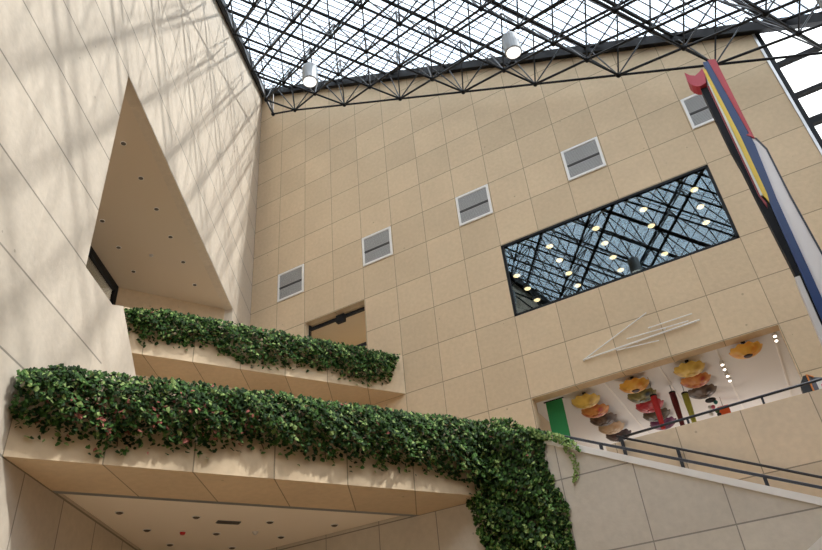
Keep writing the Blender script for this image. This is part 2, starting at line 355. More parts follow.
fr.box((x0, yd, z1 - 0.2), (x1, yd + 0.08, z1 - 0.1)).box((x0, yd, F3), (x0 + 0.05, yd + 0.08, z1)).box((x1 - 0.05, yd, F3), (x1, yd + 0.08, z1)).box((x0, yd, 10.42), (x1, yd + 0.08, 10.52))
fr.build('door_frame', M['darkmetal'], w)
MB().box((3.45, yd - 0.03, z1 - 0.32), (3.75, yd + 0.1, z1 - 0.06)).build('door_closer', M['darkmetal'], w)
MB().box((x0 + 0.05, yd + 0.03, F3), (x1 - 0.05, yd + 0.042, z1)).build('pane', M['clear_glass'], w)

# ------------------------------------------------------------------ skylight and space frame
P = 2.336
BU = (EX + L2) * 0.5 * P; EU = (EX - L2) * 0.5 * P
OB = V((-0.045, -0.62, 0))
NM = 12
def side(p): return -p.dot(NL)
def inside(p, m=0.3): return p.y < -m and side(p) > m and p.x < 27
def bnode(m, n):
    p = OB + BU * m + EU * n; p.z = roof(p.x, p.y, -1.60); return p
def tnode(m, n):           # half a bay off the bottom grid
    p = OB + BU * (m + 0.5) + EU * (n + 0.5); p.z = 0
    if p.y > -0.15: p.y = -0.15
    if side(p) < 0.15: p = p - NL * (0.15 - side(p))
    p.z = roof(p.x, p.y, 0.12); return p
sf = thing('space_frame', V((6, -3.5, roof(6, -3.5, -1.6))), 'black steel space frame roof of struts under the skylight', 'roof truss')
def line_parts(name, get, fam, r, mat):
    for key in fam:
        pts = [get(*k) for k in fam[key]]
        if len(pts) < 2: continue
        a, b = pts[0], pts[-1]
        if (b - a).length > 0.3: MB().tube([a, b], r, 6).build(name, mat, sf)
rowsB, colsB, rowsT, colsT = {}, {}, {}, {}
for m in range(0, NM):
    for n in range(-NM, NM + 1):
        if inside(bnode(m, n)): rowsB.setdefault(m, []).append((m, n)); colsB.setdefault(n, []).append((m, n))
for m in range(-1, NM):
    for n in range(-NM - 1, NM + 1):
        p = OB + BU * (m + 0.5) + EU * (n + 0.5)
        if p.y < 0.6 and side(p) > -0.6 and p.x < 27: rowsT.setdefault(m, []).append((m, n)); colsT.setdefault(n, []).append((m, n))
line_parts('bottom_chord', bnode, rowsB, 0.036, M['steel'])
line_parts('bottom_chord', bnode, colsB, 0.036, M['steel'])
line_parts('top_chord', tnode, rowsT, 0.06, M['steel'])
line_parts('top_chord', tnode, colsT, 0.042, M['steel'])
edge = [bnode(m, m) for m in range(0, NM) if inside(bnode(m, m))]
for a, b in zip(edge, edge[1:]): MB().tube([a, b], 0.036, 6).build('edge_chord', M['steel'], sf)
edge = [bnode(m, -m + 1) for m in range(1, NM) if inside(bnode(m, -m + 1))]
for a, b in zip(edge, edge[1:]): MB().tube([a, b], 0.036, 6).build('edge_chord', M['steel'], sf)
ap = V((1.173, -0.62, 21.953))
MB().tube([ap, bnode(1, 1)], 0.036, 6).build('edge_chord', M['steel'], sf); MB().tube([ap, bnode(1, 0)], 0.036, 6).build('edge_chord', M['steel'], sf)
webs = [(ap, tnode(0, 0)), (ap, V((0.5, -0.15, roof(0.5, -0.15, 0)))), (ap, tnode(0, -1))]; nodes = [ap]
for m in rowsB:
    for (mm, n) in rowsB[m]:
        b = bnode(mm, n); nodes.append(b)
        for dm in (-1, 0):
            for dn in (-1, 0):
                t = tnode(mm + dm, n + dn)
                webs.append((b, t))
def seen(p):
    q = to_px(p)
    if q is None: return 1e6
    ok = -15 < q[0] < 837 and -15 < q[1] < 565
    return q[2] if ok else 1000 + q[2]
webs.sort(key=lambda w: min(seen((w[0] + w[1]) / 2), seen(w[0]))); nodes.sort(key=seen)
for b, t in webs[:100]: MB().tube([b, t], 0.024, 5).build('web_strut', M['steel_lit'], sf)
rest = MB()
for b, t in webs[100:]: rest.tube([b, t], 0.024, 5)
rest.build('far_web_strut', M['steel_lit'], sf)['kind'] = 'stuff'
for b in nodes[:60]: MB().ball(b, 0.085, 8, 4).build('node_joint', M['steel'], sf, smooth=True)
rest = MB()
for b in nodes[60:]: rest.ball(b, 0.085, 6, 4)
rest.build('far_node_joint', M['steel'], sf)['kind'] = 'stuff'
# edge beams along both walls
def beam(a, b, out, w, h0, h1):
    p = [V(a), V(b)]; q = [x + out * w for x in p]
    mb = MB(); mb.hexa([V((v.x, v.y, roof(v.x, v.y, h0))) for v in (p[0], p[1], q[1], q[0])] + [V((v.x, v.y, roof(v.x, v.y, h1))) for v in (p[0], p[1], q[1], q[0])]); return mb
struct(beam((0, -0.002, 0), (24, -0.002, 0), V((0, -1, 0)), 0.22, -0.10, 0.26).build('beam_back', M['steel']), 'black steel edge beam along the head of the back wall')
struct(beam(L2 * 0.25, L2 * 26, -NL, 0.2, -0.10, 0.26).build('beam_left', M['steel']), 'black steel edge beam along the head of the left wall')
# skylight: glass sheet on slim glazing bars
sk = struct(bpy.data.objects.new('skylight', None), 'sloping glazed skylight over the atrium'); C.objects.link(sk); ORG['skylight'] = V((0, 0, 0)); sk.location = (0, 0, EYE)
D1 = EX * 25; D2 = L2 * 25
def rp(p, o): return V((p.x, p.y, roof(p.x, p.y, o)))
MB().prism([rp(V((0.05, -0.02, 0)), 0.34), rp(D1, 0.34), rp(D2, 0.34)], (0, 0, 0.015)).build('pane', M['sky_glass'], sk)
for m2 in range(2, 66):         # bars with the balcony direction, three to a bay
    f = m2 / 3.0; k = f * 2.0 * P / 2 / P
    a = EX * (f * P * 0.5); b = L2 * (f * P * 0.5)
    if a.x > 24.5: break
    MB().tube([rp(a, 0.29), rp(b, 0.29)], 0.02, 4).build('glazing_bar', M['slim_bar'], sk)
for n2 in range(-11, 12):
    s = n2 * 0.5
    a = (EU * (n2 * 1.0)) + (BU * abs(n2)) * 1.0
    b = (EU * (n2 * 1.0)) + BU * 10.4
    if abs(n2) < 10: MB().tube([rp(a, 0.25), rp(b, 0.25)], 0.02, 4).build('glazing_bar', M['slim_bar'], sk)

# ------------------------------------------------------------------ pendant floodlights under the roof
def pendant(loc, label, grp='cylinder pendants under the space frame'):
    l = V(loc); t = thing('pendant_light', l, label, 'lamp', grp)
    MB().lathe(l, [(0.18, 0.0), (0.195, 0.02), (0.195, 0.50), (0.17, 0.55), (0.06, 0.58)], 20).build('housing', M['chrome'], t, smooth=False)
    MB().lathe(l, [(0.02, -0.08), (0.09, -0.065), (0.14, -0.03), (0.165, 0.0)], 20).build('lens', M['lampw'], t, smooth=True)
    MB().tube([l + UP * 0.57, V((l.x, l.y, roof(l.x, l.y, -1.645)))], 0.009, 6).build('stem', M['steel'], t)
    return t
pn = pendant((7.32, -6.38, 14.0), 'grey cylinder pendant lamp nearer the left wall')
pendant((12.17, -5.3, 12.8), 'grey cylinder pendant lamp at the middle of the roof edge')
pendant((18.12, -4.1, 11.1), 'pendant lamp cut off by the top right corner of the photo')

# ------------------------------------------------------------------ vents in the back wall
def vent(j, label):
    x0, x1, z0, z1 = J(j) + 0.03, J(j + 1) - 0.03, L(8) + 0.03, L(7) - 0.03
    t = thing('wall_vent', (x0, 0, z0), label, 'vent', 'square vents in the back wall')
    f = MB(); y0, y1 = -0.035, -0.001
    for a, b in (((x0, y0, z0), (x0 + 0.07, y1, z1)), ((x1 - 0.07, y0, z0), (x1, y1, z1)), ((x0 + 0.07, y0, z0), (x1 - 0.07, y1, z0 + 0.07)), ((x0 + 0.07, y0, z1 - 0.07), (x1 - 0.07, y1, z1))): f.box(a, b)
    f.build('vent_frame', M['white'], t)
    MB().box((x0 + 0.07, -0.006, z0 + 0.07), (x1 - 0.07, -0.001, z1 - 0.07)).build('backing', M['ventdark'], t)
    s = MB(); n = 22; h = (z1 - z0 - 0.14) / n
    for i in range(n):
        z = z0 + 0.07 + h * i
        if i in (9, 10): continue
        s.hexa([(x0 + 0.07, -0.028, z), (x1 - 0.07, -0.028, z), (x1 - 0.07, -0.02, z), (x0 + 0.07, -0.02, z),
                (x0 + 0.07, -0.016, z + h * 0.86), (x1 - 0.07, -0.016, z + h * 0.86), (x1 - 0.07, -0.008, z + h * 0.86), (x0 + 0.07, -0.008, z + h * 0.86)])
    s.build('louvre', M['vent'], t)
    zm = z0 + 0.07 + h * 10
    MB().box((x0 + 0.07, -0.03, zm - 0.015), (x1 - 0.07, -0.007, zm + 0.02)).build('mid_bar', M['ventdark'], t)
    return t
v0 = vent(1, 'square louvred wall vent nearest the far corner, above the doorway')
for j, lb in ((4, 'second square wall vent from the far corner of the back wall'), (7, 'middle square wall vent, left of the picture window'),
              (10, 'square wall vent right above the picture window'), (13, 'square wall vent partly behind the coloured totem sculpture')):
    dup(v0, (J(j) + 0.03, 0, L(8) + 0.03), lb)

# ------------------------------------------------------------------ downlights
def downlight(l, label, grp, r=0.06):
    l = V(l); t = thing('downlight', l, label, 'ceiling light', grp)
    MB().lathe(l, [(r * 1.15, -0.012), (r * 1.15, 0.0)], 16).build('trim_ring', M['white'], t)
    MB().lathe(l, [(r * 0.55, -0.03), (r * 0.95, -0.013)], 16).build('can', M['canhole'], t)
    return t
g = 'downlights in the recess ceiling'
first = None
ords = ['topmost', 'second from the top', 'third from the top', 'fourth from the top', 'fifth from the top', 'lowest']
for i in range(6):
    p = lw(9.48 - 1.148 * i, CZ - 0.0, 0.78); lb = 'recessed downlight, %s in the right row of the recess ceiling' % ords[i]
    if first is None: first = downlight(p, lb, g)
    else: dup(first, p, lb)
for i, nm in enumerate(('top', 'middle', 'lower')):
    dup(first, lw(6.9 - 1.13 * i, CZ, 2.25), 'recessed downlight, %s one in the left row of the recess ceiling' % nm)
tag(MB().lathe(lw(5.31, CZ, 1.53), [(0.02, -0.05), (0.05, -0.03), (0.06, 0.0)], 12).build('sprinkler_head', M['silver'], None, loc=lw(5.31, CZ, 1.53)), 'small brassy sprinkler head in the recess ceiling', 'sprinkler')
g = 'downlights under the lower balcony'
lowz = L(16) + 0.06
for i, ((x, y), nm) in enumerate((((4.93, -8.17), 'nearest the left tip'), ((4.49, -7.2), 'beside the shaded left wall'), ((4.07, -6.27), 'last along the shaded left wall'),
        ((5.56, -7.15), 'left of the dark ceiling grille'), ((5.11, -6.19), 'just behind the dark ceiling grille'), ((4.65, -5.27), 'deepest, at the bottom edge of the photo'),
        ((6.2, -6.05), 'right of the dark ceiling grille'), ((5.73, -5.16), 'deep and right of the grille'), ((6.86, -5.06), 'nearest the right tip'))):
    p = V((x, y, lowz)); lb = 'recessed downlight in the low white ceiling, %s' % nm
    if i == 0: low = downlight(p, lb, g, 0.062)
    else: dup(low, p, lb)
t = thing('ceiling_grille', (5.65, -6.51, lowz), 'dark rectangular grille in the low white ceiling', 'vent')
MB().obox(V((5.65, -6.51, lowz - 0.012)) - L3 * 0.2, L3 * 0.4, NF * 0.14, UP * 0.012).build('grille_frame', M['ventdark'], t)
mb = MB()
for i in range(6): mb.obox(V((5.65, -6.51, lowz - 0.02)) - L3 * 0.18 + NF * (0.012 + 0.021 * i), L3 * 0.36, NF * 0.01, UP * 0.008)
mb.build('louvre', M['canhole'], t)
t = thing('fire_alarm', (4.79, -6.68, lowz), 'small red alarm beacon on the low white ceiling', 'alarm')
MB().lathe((4.79, -6.68, lowz), [(0.035, -0.05), (0.05, -0.02), (0.05, -0.01)], 12).build('beacon', M['red_led'], t)
MB().lathe((4.79, -6.68, lowz), [(0.06, -0.01), (0.06, 0)], 12).build('base_plate', M['white'], t)
tag(MB().lathe((5.62, -5.75, lowz), [(0.02, -0.05), (0.04, -0.03), (0.06, 0.0)], 12).build('sprinkler_head', M['silver'], None, loc=(5.62, -5.75, lowz)), 'tiny sprinkler head in the low white ceiling', 'sprinkler')

# lamps in the room behind the picture window
first = None
colname = ['leftmost', 'second', 'middle', 'fourth', 'rightmost']; rown = ['top', 'second', 'third', 'bottom']
for c, (x, ys) in enumerate(((9.12, (1.74, 2.63, 3.46)), (10.51, (0.91, 1.76, 2.61, 3.46)), (11.92, (0.9, 1.76, 2.62, 3.45)), (13.3, (0.88, 1.76, 3.42)), (14.69, (0.86, 1.73, 2.58)))):
    for r, y in enumerate(ys):
        p = V((x, y, wz1 - 0.031)); lb = 'round warm ceiling lamp behind the picture window, %s one in the %s column' % (rown[r], colname[c])
        if first is None:
            first = thing('room_lamp', p, lb, 'ceiling light', 'warm lamps behind the picture window')
            MB().lathe(p, [(0.11, -0.05), (0.14, -0.02), (0.15, 0.03)], 16).build('trim_ring', M['silver'], first)
            MB().lathe(p, [(0.03, -0.09), (0.08, -0.075), (0.105, -0.05)], 16).build('lens', M['bulb'], first)
        else: dup(first, p, lb)

# ------------------------------------------------------------------ handrails
def rail(name, pts, r, label):
    t = thing(name, pts[0], label, 'handrail'); MB().tube(pts, r, 8).build('rail', M['rail'], t, smooth=True); return t
def pz(x): return 4.485 - (x - 10.592) * 0.4915
pts = [V((10.50, -4.5, 4.47)), V((10.55, -4.5, 4.52)), V((10.66, -4.5, 4.515))] + [V((x, -4.5, pz(x) + 0.04)) for x in (10.9, 11.6, 12.6, 13.6, 14.6, 15.8)]
t = rail('handrail', pts, 0.024, 'charcoal near handrail on the white stair coping, ending by the ivy')
for x in (10.86, 11.76, 13.93):
    z1 = pz(x) + 0.02; MB().box((x - 0.025, -4.52, cz(x) + 0.07), (x + 0.025, -4.48, z1)).build('post', M['rail'], t)
def qz(x): return 4.771 - (x - 11.617) * 0.503
pts = [V((x, -2.34, qz(x))) for x in (11.617, 12.4, 13.6, 14.7, 16.0)]
t = rail('handrail', pts, 0.024, 'charcoal far handrail sloping down against the tan parapet')
for x in (11.70, 12.64):
    MB().box((x - 0.03, -2.36, qz(x) - 0.42), (x + 0.03, -2.32, qz(x))).build('post', M['rail'], t)
    MB().box((x - 0.03, -2.34, qz(x) - 0.42), (x + 0.03, -2.25, qz(x) - 0.36)).build('bracket', M['rail'], t)
pts = [V((11.60, -2.14, 4.80)), V((12.4, -2.14, 4.82)), V((16.5, -2.14, 4.92))]
t = rail('handrail', pts, 0.026, 'charcoal rail rising along the top of the tan gallery parapet')
for x in (11.62, 12.95, 14.3, 15.6):
    MB().box((x - 0.02, -2.16, L(15) - 0.02), (x + 0.02, -2.12, 4.80 + (x - 11.6) * 0.0245)).build('post', M['rail'], t)

# ------------------------------------------------------------------ ivy
def leaf(mb, p, n, down, s, mi):
    n = n.normalized(); t = (down - n * down.dot(n)).normalized(); w = n.cross(t)
    f = n * (0.18 * s)
    b = p - t * s * 0.5
    mb.add([b, b + t * s * 0.33 + w * s * 0.40 - f, b + t * s * 0.72 + w * s * 0.27 - f * 0.7, b + t * s, b + t * s * 0.72 - w * s * 0.27 - f * 0.7, b + t * s * 0.33 - w * s * 0.40 - f],
           [(0, 1, 2, 3), (0, 3, 4, 5)], mi)
def lerp(tab, s):
    for (a, va), (b, vb) in zip(tab, tab[1:]):
        if s <= b: return va + (vb - va) * max(0.0, (s - a) / (b - a))
    return tab[-1][1]
def wob(s, k=0):
    return 0.5 * math.sin(2.1 * s + k) + 0.3 * math.sin(5.3 * s + 1.7 * k) + 0.25 * math.sin(11.7 * s + 2.3 * k)
def pick():
    r = random.random(); return 0 if r < 0.47 else 1 if r < 0.85 else 2 if r < 0.997 else 3
def drape(mb, o, run, out, s0, s1, top, bot, count, size, depth=0.26, red=None):
    n = 0
    while n < count:
        s = random.uniform(s0, s1); zt = lerp(top, s) + 0.03 * wob(s * 2, 5); zb = lerp(bot, s) + 0.05 * wob(s, 2) + 0.06 * math.sin(23 * s) * math.sin(9.1 * s)
        q = random.random(); z = zb + (zt - zb) * (q ** 0.85)
        if random.random() < 0.02: z = zb - random.random() ** 2 * 0.16     # stray tips
        h = (z - zb) / max(0.1, zt - zb); e = min(s - s0, s1 - s)
        if e < 0.15 and random.random() > 0.35 + 4 * e: continue
        bulge = depth * (0.15 + 1.05 * math.sin(math.pi * min(1, max(0.0, h)) ** 0.8) ** 0.7) * (0.85 + 0.3 * wob(s * 3 + z * 4, 1))
        if h > 0.86: bulge *= random.uniform(-0.9, 1)      # the crown folds back over the trough
        nn = bulge * (1 - random.random() ** 1.6 * 0.8) + 0.02
        nrm = out * random.uniform(0.25, 1.0) + UP * random.uniform(0.0, 0.9) + run * random.uniform(-0.7, 0.7)
        dn = -UP + out * random.uniform(-0.1, 0.5) + run * random.uniform(-0.7, 0.7)
        mi = pick()
        if red and red[0] < s < red[1] and h < 0.6 and random.random() < 0.06: mi = 3
        leaf(mb, o + run * s + out * nn + UP * z, nrm, dn, size * random.uniform(0.65, 1.25), mi); n += 1
def trail(o, run, out, s, z0, z1, k, parent):
    pts = [o + run * (s + 0.03 * math.sin(3 * i + k)) + out * (0.03 + 0.05 * math.sin(1 + i * 0.9)) + UP * (z0 + (z1 - z0) * i / 6) for i in range(7)]
    MB().tube(pts, 0.008, 5).build('trailing_vine', M['vine'], parent)
    return pts
iv = thing('hanging_ivy', fp(U0, -4, L(11)), 'thick green ivy hanging over the front of the upper balcony', 'ivy')
mb = MB()
top = [(-7.6, 9.43), (-6.75, 9.60), (-4.5, 9.58), (-1.65, 9.54), (-0.3, 9.46)]
bot = [(-7.6, 9.0), (-7.1, 8.72), (-6.4, 8.66), (-5.6, 8.80), (-5.2, 8.66), (-4.4, 8.52), (-3.1, 8.60), (-2.3, 8.66), (-1.6, 8.5), (-0.8, 8.50), (-0.45, 8.7), (-0.3, 9.1)]
drape(mb, U0, L3, NF, -7.55, -0.28, top, bot, 5200, 0.11, 0.28)
mb.build('foliage', LEAF, iv, fix=False)['kind'] = 'stuff'
for i, s in enumerate((-6.9, -5.9, -4.7, -3.4, -2.4, -1.2)): trail(U0, L3, NF, s, 9.5, lerp(bot, s) - 0.05, i, iv)
iv = thing('hanging_ivy', fp(U2, 4, L(15)), 'dense green ivy hanging over the lower balcony and down the stair wall corner', 'ivy')
mb = MB()
top = [(-0.2, 4.62), (0.3, 4.80), (1.6, 4.84), (3.9, 4.86), (5.7, 4.85), (7.1, 4.85), (8.4, 4.80)]
bot = [(-0.2, 4.2), (0.1, 3.92), (0.6, 3.84), (1.1, 3.78), (1.7, 3.86), (2.4, 3.86), (3.1, 3.98), (3.9, 3.93), (4.7, 3.90), (5.6, 3.88), (6.3, 3.84), (6.8, 3.76), (7.0, 3.5), (7.3, 3.2), (8.4, 3.2)]
drape(mb, U2, L3, NF, -0.05, 7.3, top, bot, 9500, 0.084, 0.30, red=(0.6, 3.2))
# the part that falls down the stair wall corner
O3 = V((0, -4.62, 0)); OUT = V((0, -1, 0))
left = [(2.0, 9.62), (2.7, 9.54), (3.2, 9.46), (3.84, 9.34), (4.7, 8.9), (4.9, 8.9)]
right = [(2.0, 11.04), (2.41, 11.03), (3.17, 11.0), (3.7, 10.87), (4.38, 10.86), (4.56, 10.5), (4.9, 10.2)]
n = 0
while n < 7000:
    z = random.uniform(1.9, 4.78); a = lerp(left, z) + 0.05 * wob(z * 2, 3); b = lerp(right, z) + 0.05 * wob(z * 2, 8)
    x = random.uniform(a, b); q = (x - a) / (b - a)
    bl = 0.34 * math.sin(math.pi * min(0.97, max(0.03, 0.1 + 0.9 * q))) ** 0.5 * (0.85 + 0.25 * wob(x * 3 + z * 4, 1))
    if q > 0.88: bl *= 0.35
    nn = bl * (1 - random.random() ** 1.6 * 0.8) + 0.02
    nrm = OUT * random.uniform(0.25, 1.0) + UP * random.uniform(0.0, 0.9) + EX * random.uniform(-0.7, 0.7)
    dn = -UP + OUT * random.uniform(-0.1, 0.5) + EX * random.uniform(-0.7, 0.7)
    leaf(mb, V((x, -4.62 - nn, z)), nrm, dn, 0.082 * random.uniform(0.65, 1.25), pick()); n += 1
# a thin fringe creeping along the start of the coping
for i in range(260):
    x = 10.5 + random.random() ** 1.5 * 0.95; z = cz(x) + 0.08 + random.uniform(-0.06, 0.10) - max(0, x - 11.1) * 0.2
    leaf(mb, V((x, -4.68 - random.random() * 0.05, z)), OUT + UP * random.random() + EX * random.uniform(-.6, .6), -UP + EX * random.uniform(-.6, .6), 0.07 * random.uniform(0.6, 1.2), 2 if random.random() < 0.6 else 1)
for i in range(80):
    z = random.uniform(3.4, 4.0); leaf(mb, V((11.28 + 0.05 * math.sin(9 * z) + random.uniform(-.05, .05), -4.66, z)), OUT + EX * random.uniform(-.6, .6) + UP * random.random(), -UP + EX * random.uniform(-.6, .6), 0.05, 2)
mb.build('foliage', LEAF, iv, fix=False)['kind'] = 'stuff'
for i, s in enumerate((0.4, 1.3, 2.2, 3.3, 4.3, 5.2, 6.1)): trail(U2, L3, NF, s, 4.8, lerp(bot, s) - 0.05, i, iv)
for i, x in enumerate((9.9, 10.2, 10.5)): trail(V((0, -4.62, 0)), EX, OUT, x, 4.5, 2.0, i, iv)
for nm, o, a, b, z in (('planter_soil', U0, -7.6, -0.2, L(11) - 0.12), ('planter_soil', U2, 0.1, 8.0, L(15) - 0.12)):
    q = MB().obox(fp(o, a, z, -0.74), L3 * (b - a), NF * 0.55, UP * 0.06).build(nm, M['soil'])
    q['kind'] = 'structure'; q['label'] = 'dark soil in the planter trough'

# ------------------------------------------------------------------ gallery contents
def colmat(name, a, b, sc=5.0):
    m, nt, bs = new_mat(name); tc = nt.nodes.new('ShaderNodeTexCoord')
    vo = nt.nodes.new('ShaderNodeTexVoronoi'); vo.inputs['Scale'].default_value = sc; nt.links.new(tc.outputs['Object'], vo.inputs['Vector'])
    r = nt.nodes.new('ShaderNodeValToRGB'); r.color_ramp.elements[0].color = a; r.color_ramp.elements[1].color = b
    r.color_ramp.elements[0].position = 0.2; r.color_ramp.elements[1].position = 0.65
    nt.links.new(vo.outputs['Distance'], r.inputs[0]); nt.links.new(r.outputs[0], bs.inputs['Base Color']); bs.inputs['Roughness'].default_value = 0.45
    return m
UMB = {
 'yellow': ((0.55, 0.34, 0.05, 1), (0.78, 0.56, 0.12, 1)), 'scarlet': ((0.42, 0.04, 0.015, 1), (0.68, 0.30, 0.08, 1)), 'plum': ((0.02, 0.008, 0.008, 1), (0.13, 0.09, 0.07, 1)),
 'tan': ((0.50, 0.32, 0.18, 1), (0.60, 0.46, 0.32, 1)), 'black': ((0.01, 0.005, 0.008, 1), (0.05, 0.022, 0.028, 1)), 'amber': ((0.75, 0.30, 0.03, 1), (0.80, 0.45, 0.07, 1)),
 'teal': ((0.008, 0.028, 0.04, 1), (0.22, 0.20, 0.06, 1)), 'red': ((0.30, 0.012, 0.02, 1), (0.42, 0.03, 0.05, 1)), 'brown': ((0.025, 0.015, 0.012, 1), (0.08, 0.055, 0.035, 1)), 'purple': ((0.06, 0.008, 0.05, 1), (0.14, 0.018, 0.10, 1))}
UM = {k: colmat('parasol_' + k, *v) for k, v in UMB.items()}
heart = plain('parasol_heart', (0.05, 0.02, 0.015, 1), 0.6)
def parasol(x, y, z, key, label):
    l = V((x, y, z)); t = thing('hanging_parasol', l, label, 'parasol', 'upturned parasols hanging in the gallery')
    w = lambda k, th: (1 + (0.035 * math.cos(10 * th) if k > 1 else 0), 0.018 * math.cos(10 * th) * (k / 5.0))
    prof = [(0.08, -0.10), (0.15, -0.095), (0.23, -0.065), (0.30, -0.02), (0.345, 0.03), (0.36, 0.06)]
    inn = [(r - 0.012, zz + 0.012) for r, zz in prof[::-1]]
    MB().lathe(l, prof + inn, 48, lambda k, th: w(k if k < 6 else 11 - k, th), cap0=True, cap1=True).build('canopy', UM[key], t, smooth=False)
    MB().lathe(l, [(0.03, -0.125), (0.08, -0.12), (0.10, -0.10)], 16).build('crown', heart if key == 'amber' else UM[key], t)
    MB().tube([l + V((0, 0, -0.095)), V((x, y, gz - 0.06))], 0.012, 6).build('handle', M['darkmetal'], t)
    MB().lathe((x, y, gz - 0.06), [(0.05, 0), (0.05, 0.05)], 10).build('hook', M['darkmetal'], t)
    return t
uz = 6.93
PX = (10.49, 11.75, 13.08, 14.38)
for c, items in enumerate(((('yellow', 0.80, 'mustard yellow scalloped parasol at the front of the left row'), ('scarlet', 1.58, 'red and gold parasol second in the left row'),
        ('plum', 2.3, 'dark plum parasol third in the left row'), ('tan', 3.05, 'pale tan parasol fourth in the left row'), ('black', 3.75, 'blackish parasol at the far end of the left row')),
      (('amber', 0.72, 'orange yellow parasol at the front of the second row'), ('teal', 1.45, 'dark teal and gold parasol second in its row'), ('red', 2.25, 'crimson red parasol in the middle of the second row'),
        ('brown', 3.0, 'dark brown parasol behind the crimson one'), ('purple', 3.75, 'purple parasol at the far end of the second row')),
      (('yellow', 0.70, 'mustard yellow parasol at the front of the third row'), ('scarlet', 1.46, 'red and gold parasol second in the third row'), ('plum', 2.28, 'dark plum parasol partly behind the green windsock')),
      (('amber', 0.58, 'single orange parasol with dark crown at the right'),))):
    for key, y, lb in items: parasol(PX[c], y, uz, key, lb)
def sock(x, y, zt, h, col, label):
    t = thing('hanging_windsock', (x, y, zt), label, 'windsock', 'windsocks hanging in the gallery')
    m = plain('cloth_' + label.split()[0], col, 0.7)
    MB().lathe((x, y, zt), [(0.05, -h), (0.065, -h * 0.6), (0.08, -h * 0.25), (0.075, 0.0)], 14).build('sleeve', m, t, smooth=True)
    MB().lathe((x, y, zt), [(0.08, -0.02), (0.085, 0.0), (0.08, 0.02)], 14).build('hoop', M['darkmetal'], t)
    MB().tube([(x, y, zt), (x, y, gz - 0.002)], 0.006, 5).build('cord', M['darkmetal'], t)
sock(12.07, 1.0, 6.70, 0.85, (0.50, 0.025, 0.03, 1), 'red windsock hanging between the second and third parasol rows')
sock(12.42, 1.84, 6.98, 1.0, (0.13, 0.015, 0.02, 1), 'maroon windsock hanging left of the green one')
sock(12.70, 1.85, 6.88, 0.95, (0.42, 0.46, 0.08, 1), 'lime green windsock hanging under the third parasol row')
t = thing('hanging_mobile', (13.16, 2.95, 7.0), 'mobile of small teal, white and pink shapes hanging in the gallery', 'mobile')
MB().tube([(13.16, 2.95, gz - 0.002), (13.16, 2.95, 6.95)], 0.006, 5).build('cord', M['darkmetal'], t)
MB().lathe((13.16, 2.95, 6.95), [(0.13, -0.02), (0.14, 0.0), (0.13, 0.02)], 14).build('hoop', M['darkmetal'], t)
cols = [plain('charm_teal', (0.02, 0.22, 0.22, 1)), M['white'], plain('charm_pink', (0.6, 0.12, 0.2, 1)), plain('charm_green', (0.03, 0.12, 0.05, 1)), M['white'], plain('charm_black', (0.02, 0.02, 0.02, 1))]
for i in range(12):
    a = i * 2.4; z = 6.86 - 0.07 * i
    MB().ball((13.16 + 0.1 * math.cos(a), 2.95 + 0.1 * math.sin(a), z), 0.055, 8, 6).build('charm', cols[i % 6], t, smooth=True)
t = thing('orange_sign', (13.38, 3.6, 6.6), 'small bright orange panel hanging low in the gallery', 'sign')
MB().box((13.22, 3.58, 6.35), (13.5, 3.61, 6.95)).build('panel', plain('orange_card', (0.75, 0.11, 0.02, 1), 0.6), t)
MB().tube([(13.36, 3.595, 6.95), (13.36, 3.595, gz - 0.002)], 0.006, 5).build('cord', M['darkmetal'], t)
t = thing('hanging_banner', (9.75, 0.5, 7.1), 'tall green cloth banner at the left end of the gallery opening', 'banner')
MB().box((9.55, 0.49, 4.2), (9.99, 0.51, 7.10)).build('cloth', plain('green_cloth', (0.015, 0.20, 0.055, 1), 0.8), t)
MB().tube([(9.5, 0.5, 7.1), (10.03, 0.5, 7.1)], 0.018, 6).build('banner_rod', M['darkmetal'], t)
t = thing('display_cabinet', (9.9, 3.6, F2), 'brown wooden cabinet against the beige gallery wall', 'cabinet')
MB().box((9.14, 2.6, F2), (9.75, 3.6, 6.35)).build('carcass', plain('cabinet_wood', (0.28, 0.15, 0.05, 1), 0.5), t)
MB().box((9.75, 2.65, F2 + 0.1), (9.77, 3.55, 6.3)).build('door', plain('cabinet_door', (0.35, 0.20, 0.07, 1), 0.5), t)
# ceiling light tracks with spotlights
for i, (x, lb) in enumerate(((11.1, 'white light track on the gallery ceiling, between the two left parasol rows'), (12.45, 'white light track on the gallery ceiling, left of the third parasol row'), (13.78, 'white light track carrying four spotlights right of the third row'), (15.04, 'white light track at the right end of the gallery ceiling'))):
    tag(MB().box((x - 0.02, 0.36, gz - 0.03), (x + 0.02, 6.5, gz + 0.001)).build('light_track', M['white'], None, loc=(x, 0.36, gz)), lb, 'light track', 'light tracks on the gallery ceiling')
first = None
for (x, y, lb) in ((13.78, 1.14, 'front spotlight of four on the gallery ceiling track'), (13.78, 1.45, 'second spotlight of four on the gallery ceiling track'), (13.78, 1.9, 'third spotlight of four on the gallery ceiling track'),
               (13.78, 2.23, 'rear spotlight of four on the gallery ceiling track'), (15.04, 0.42, 'front spotlight of the pair at the right end of the gallery'), (15.04, 0.68, 'rear spotlight of the pair at the right end of the gallery')):
    p = V((x, y, gz - 0.14))
    if first is None:
        first = thing('track_spotlight', p, lb, 'spotlight', 'spotlights on the gallery tracks')
        MB().tube([p + UP * 0.06, p - UP * 0.05 - EY * 0.03], 0.05, 12).build('can', M['white'], first)
        MB().tube([p - UP * 0.052 - EY * 0.03, p - UP * 0.06 - EY * 0.032], 0.03, 12).build('lens', M['spot'], first)
        MB().tube([p + UP * 0.06, p + UP * 0.11], 0.015, 8).build('stem', M['white'], first)
    else: dup(first, p, lb)
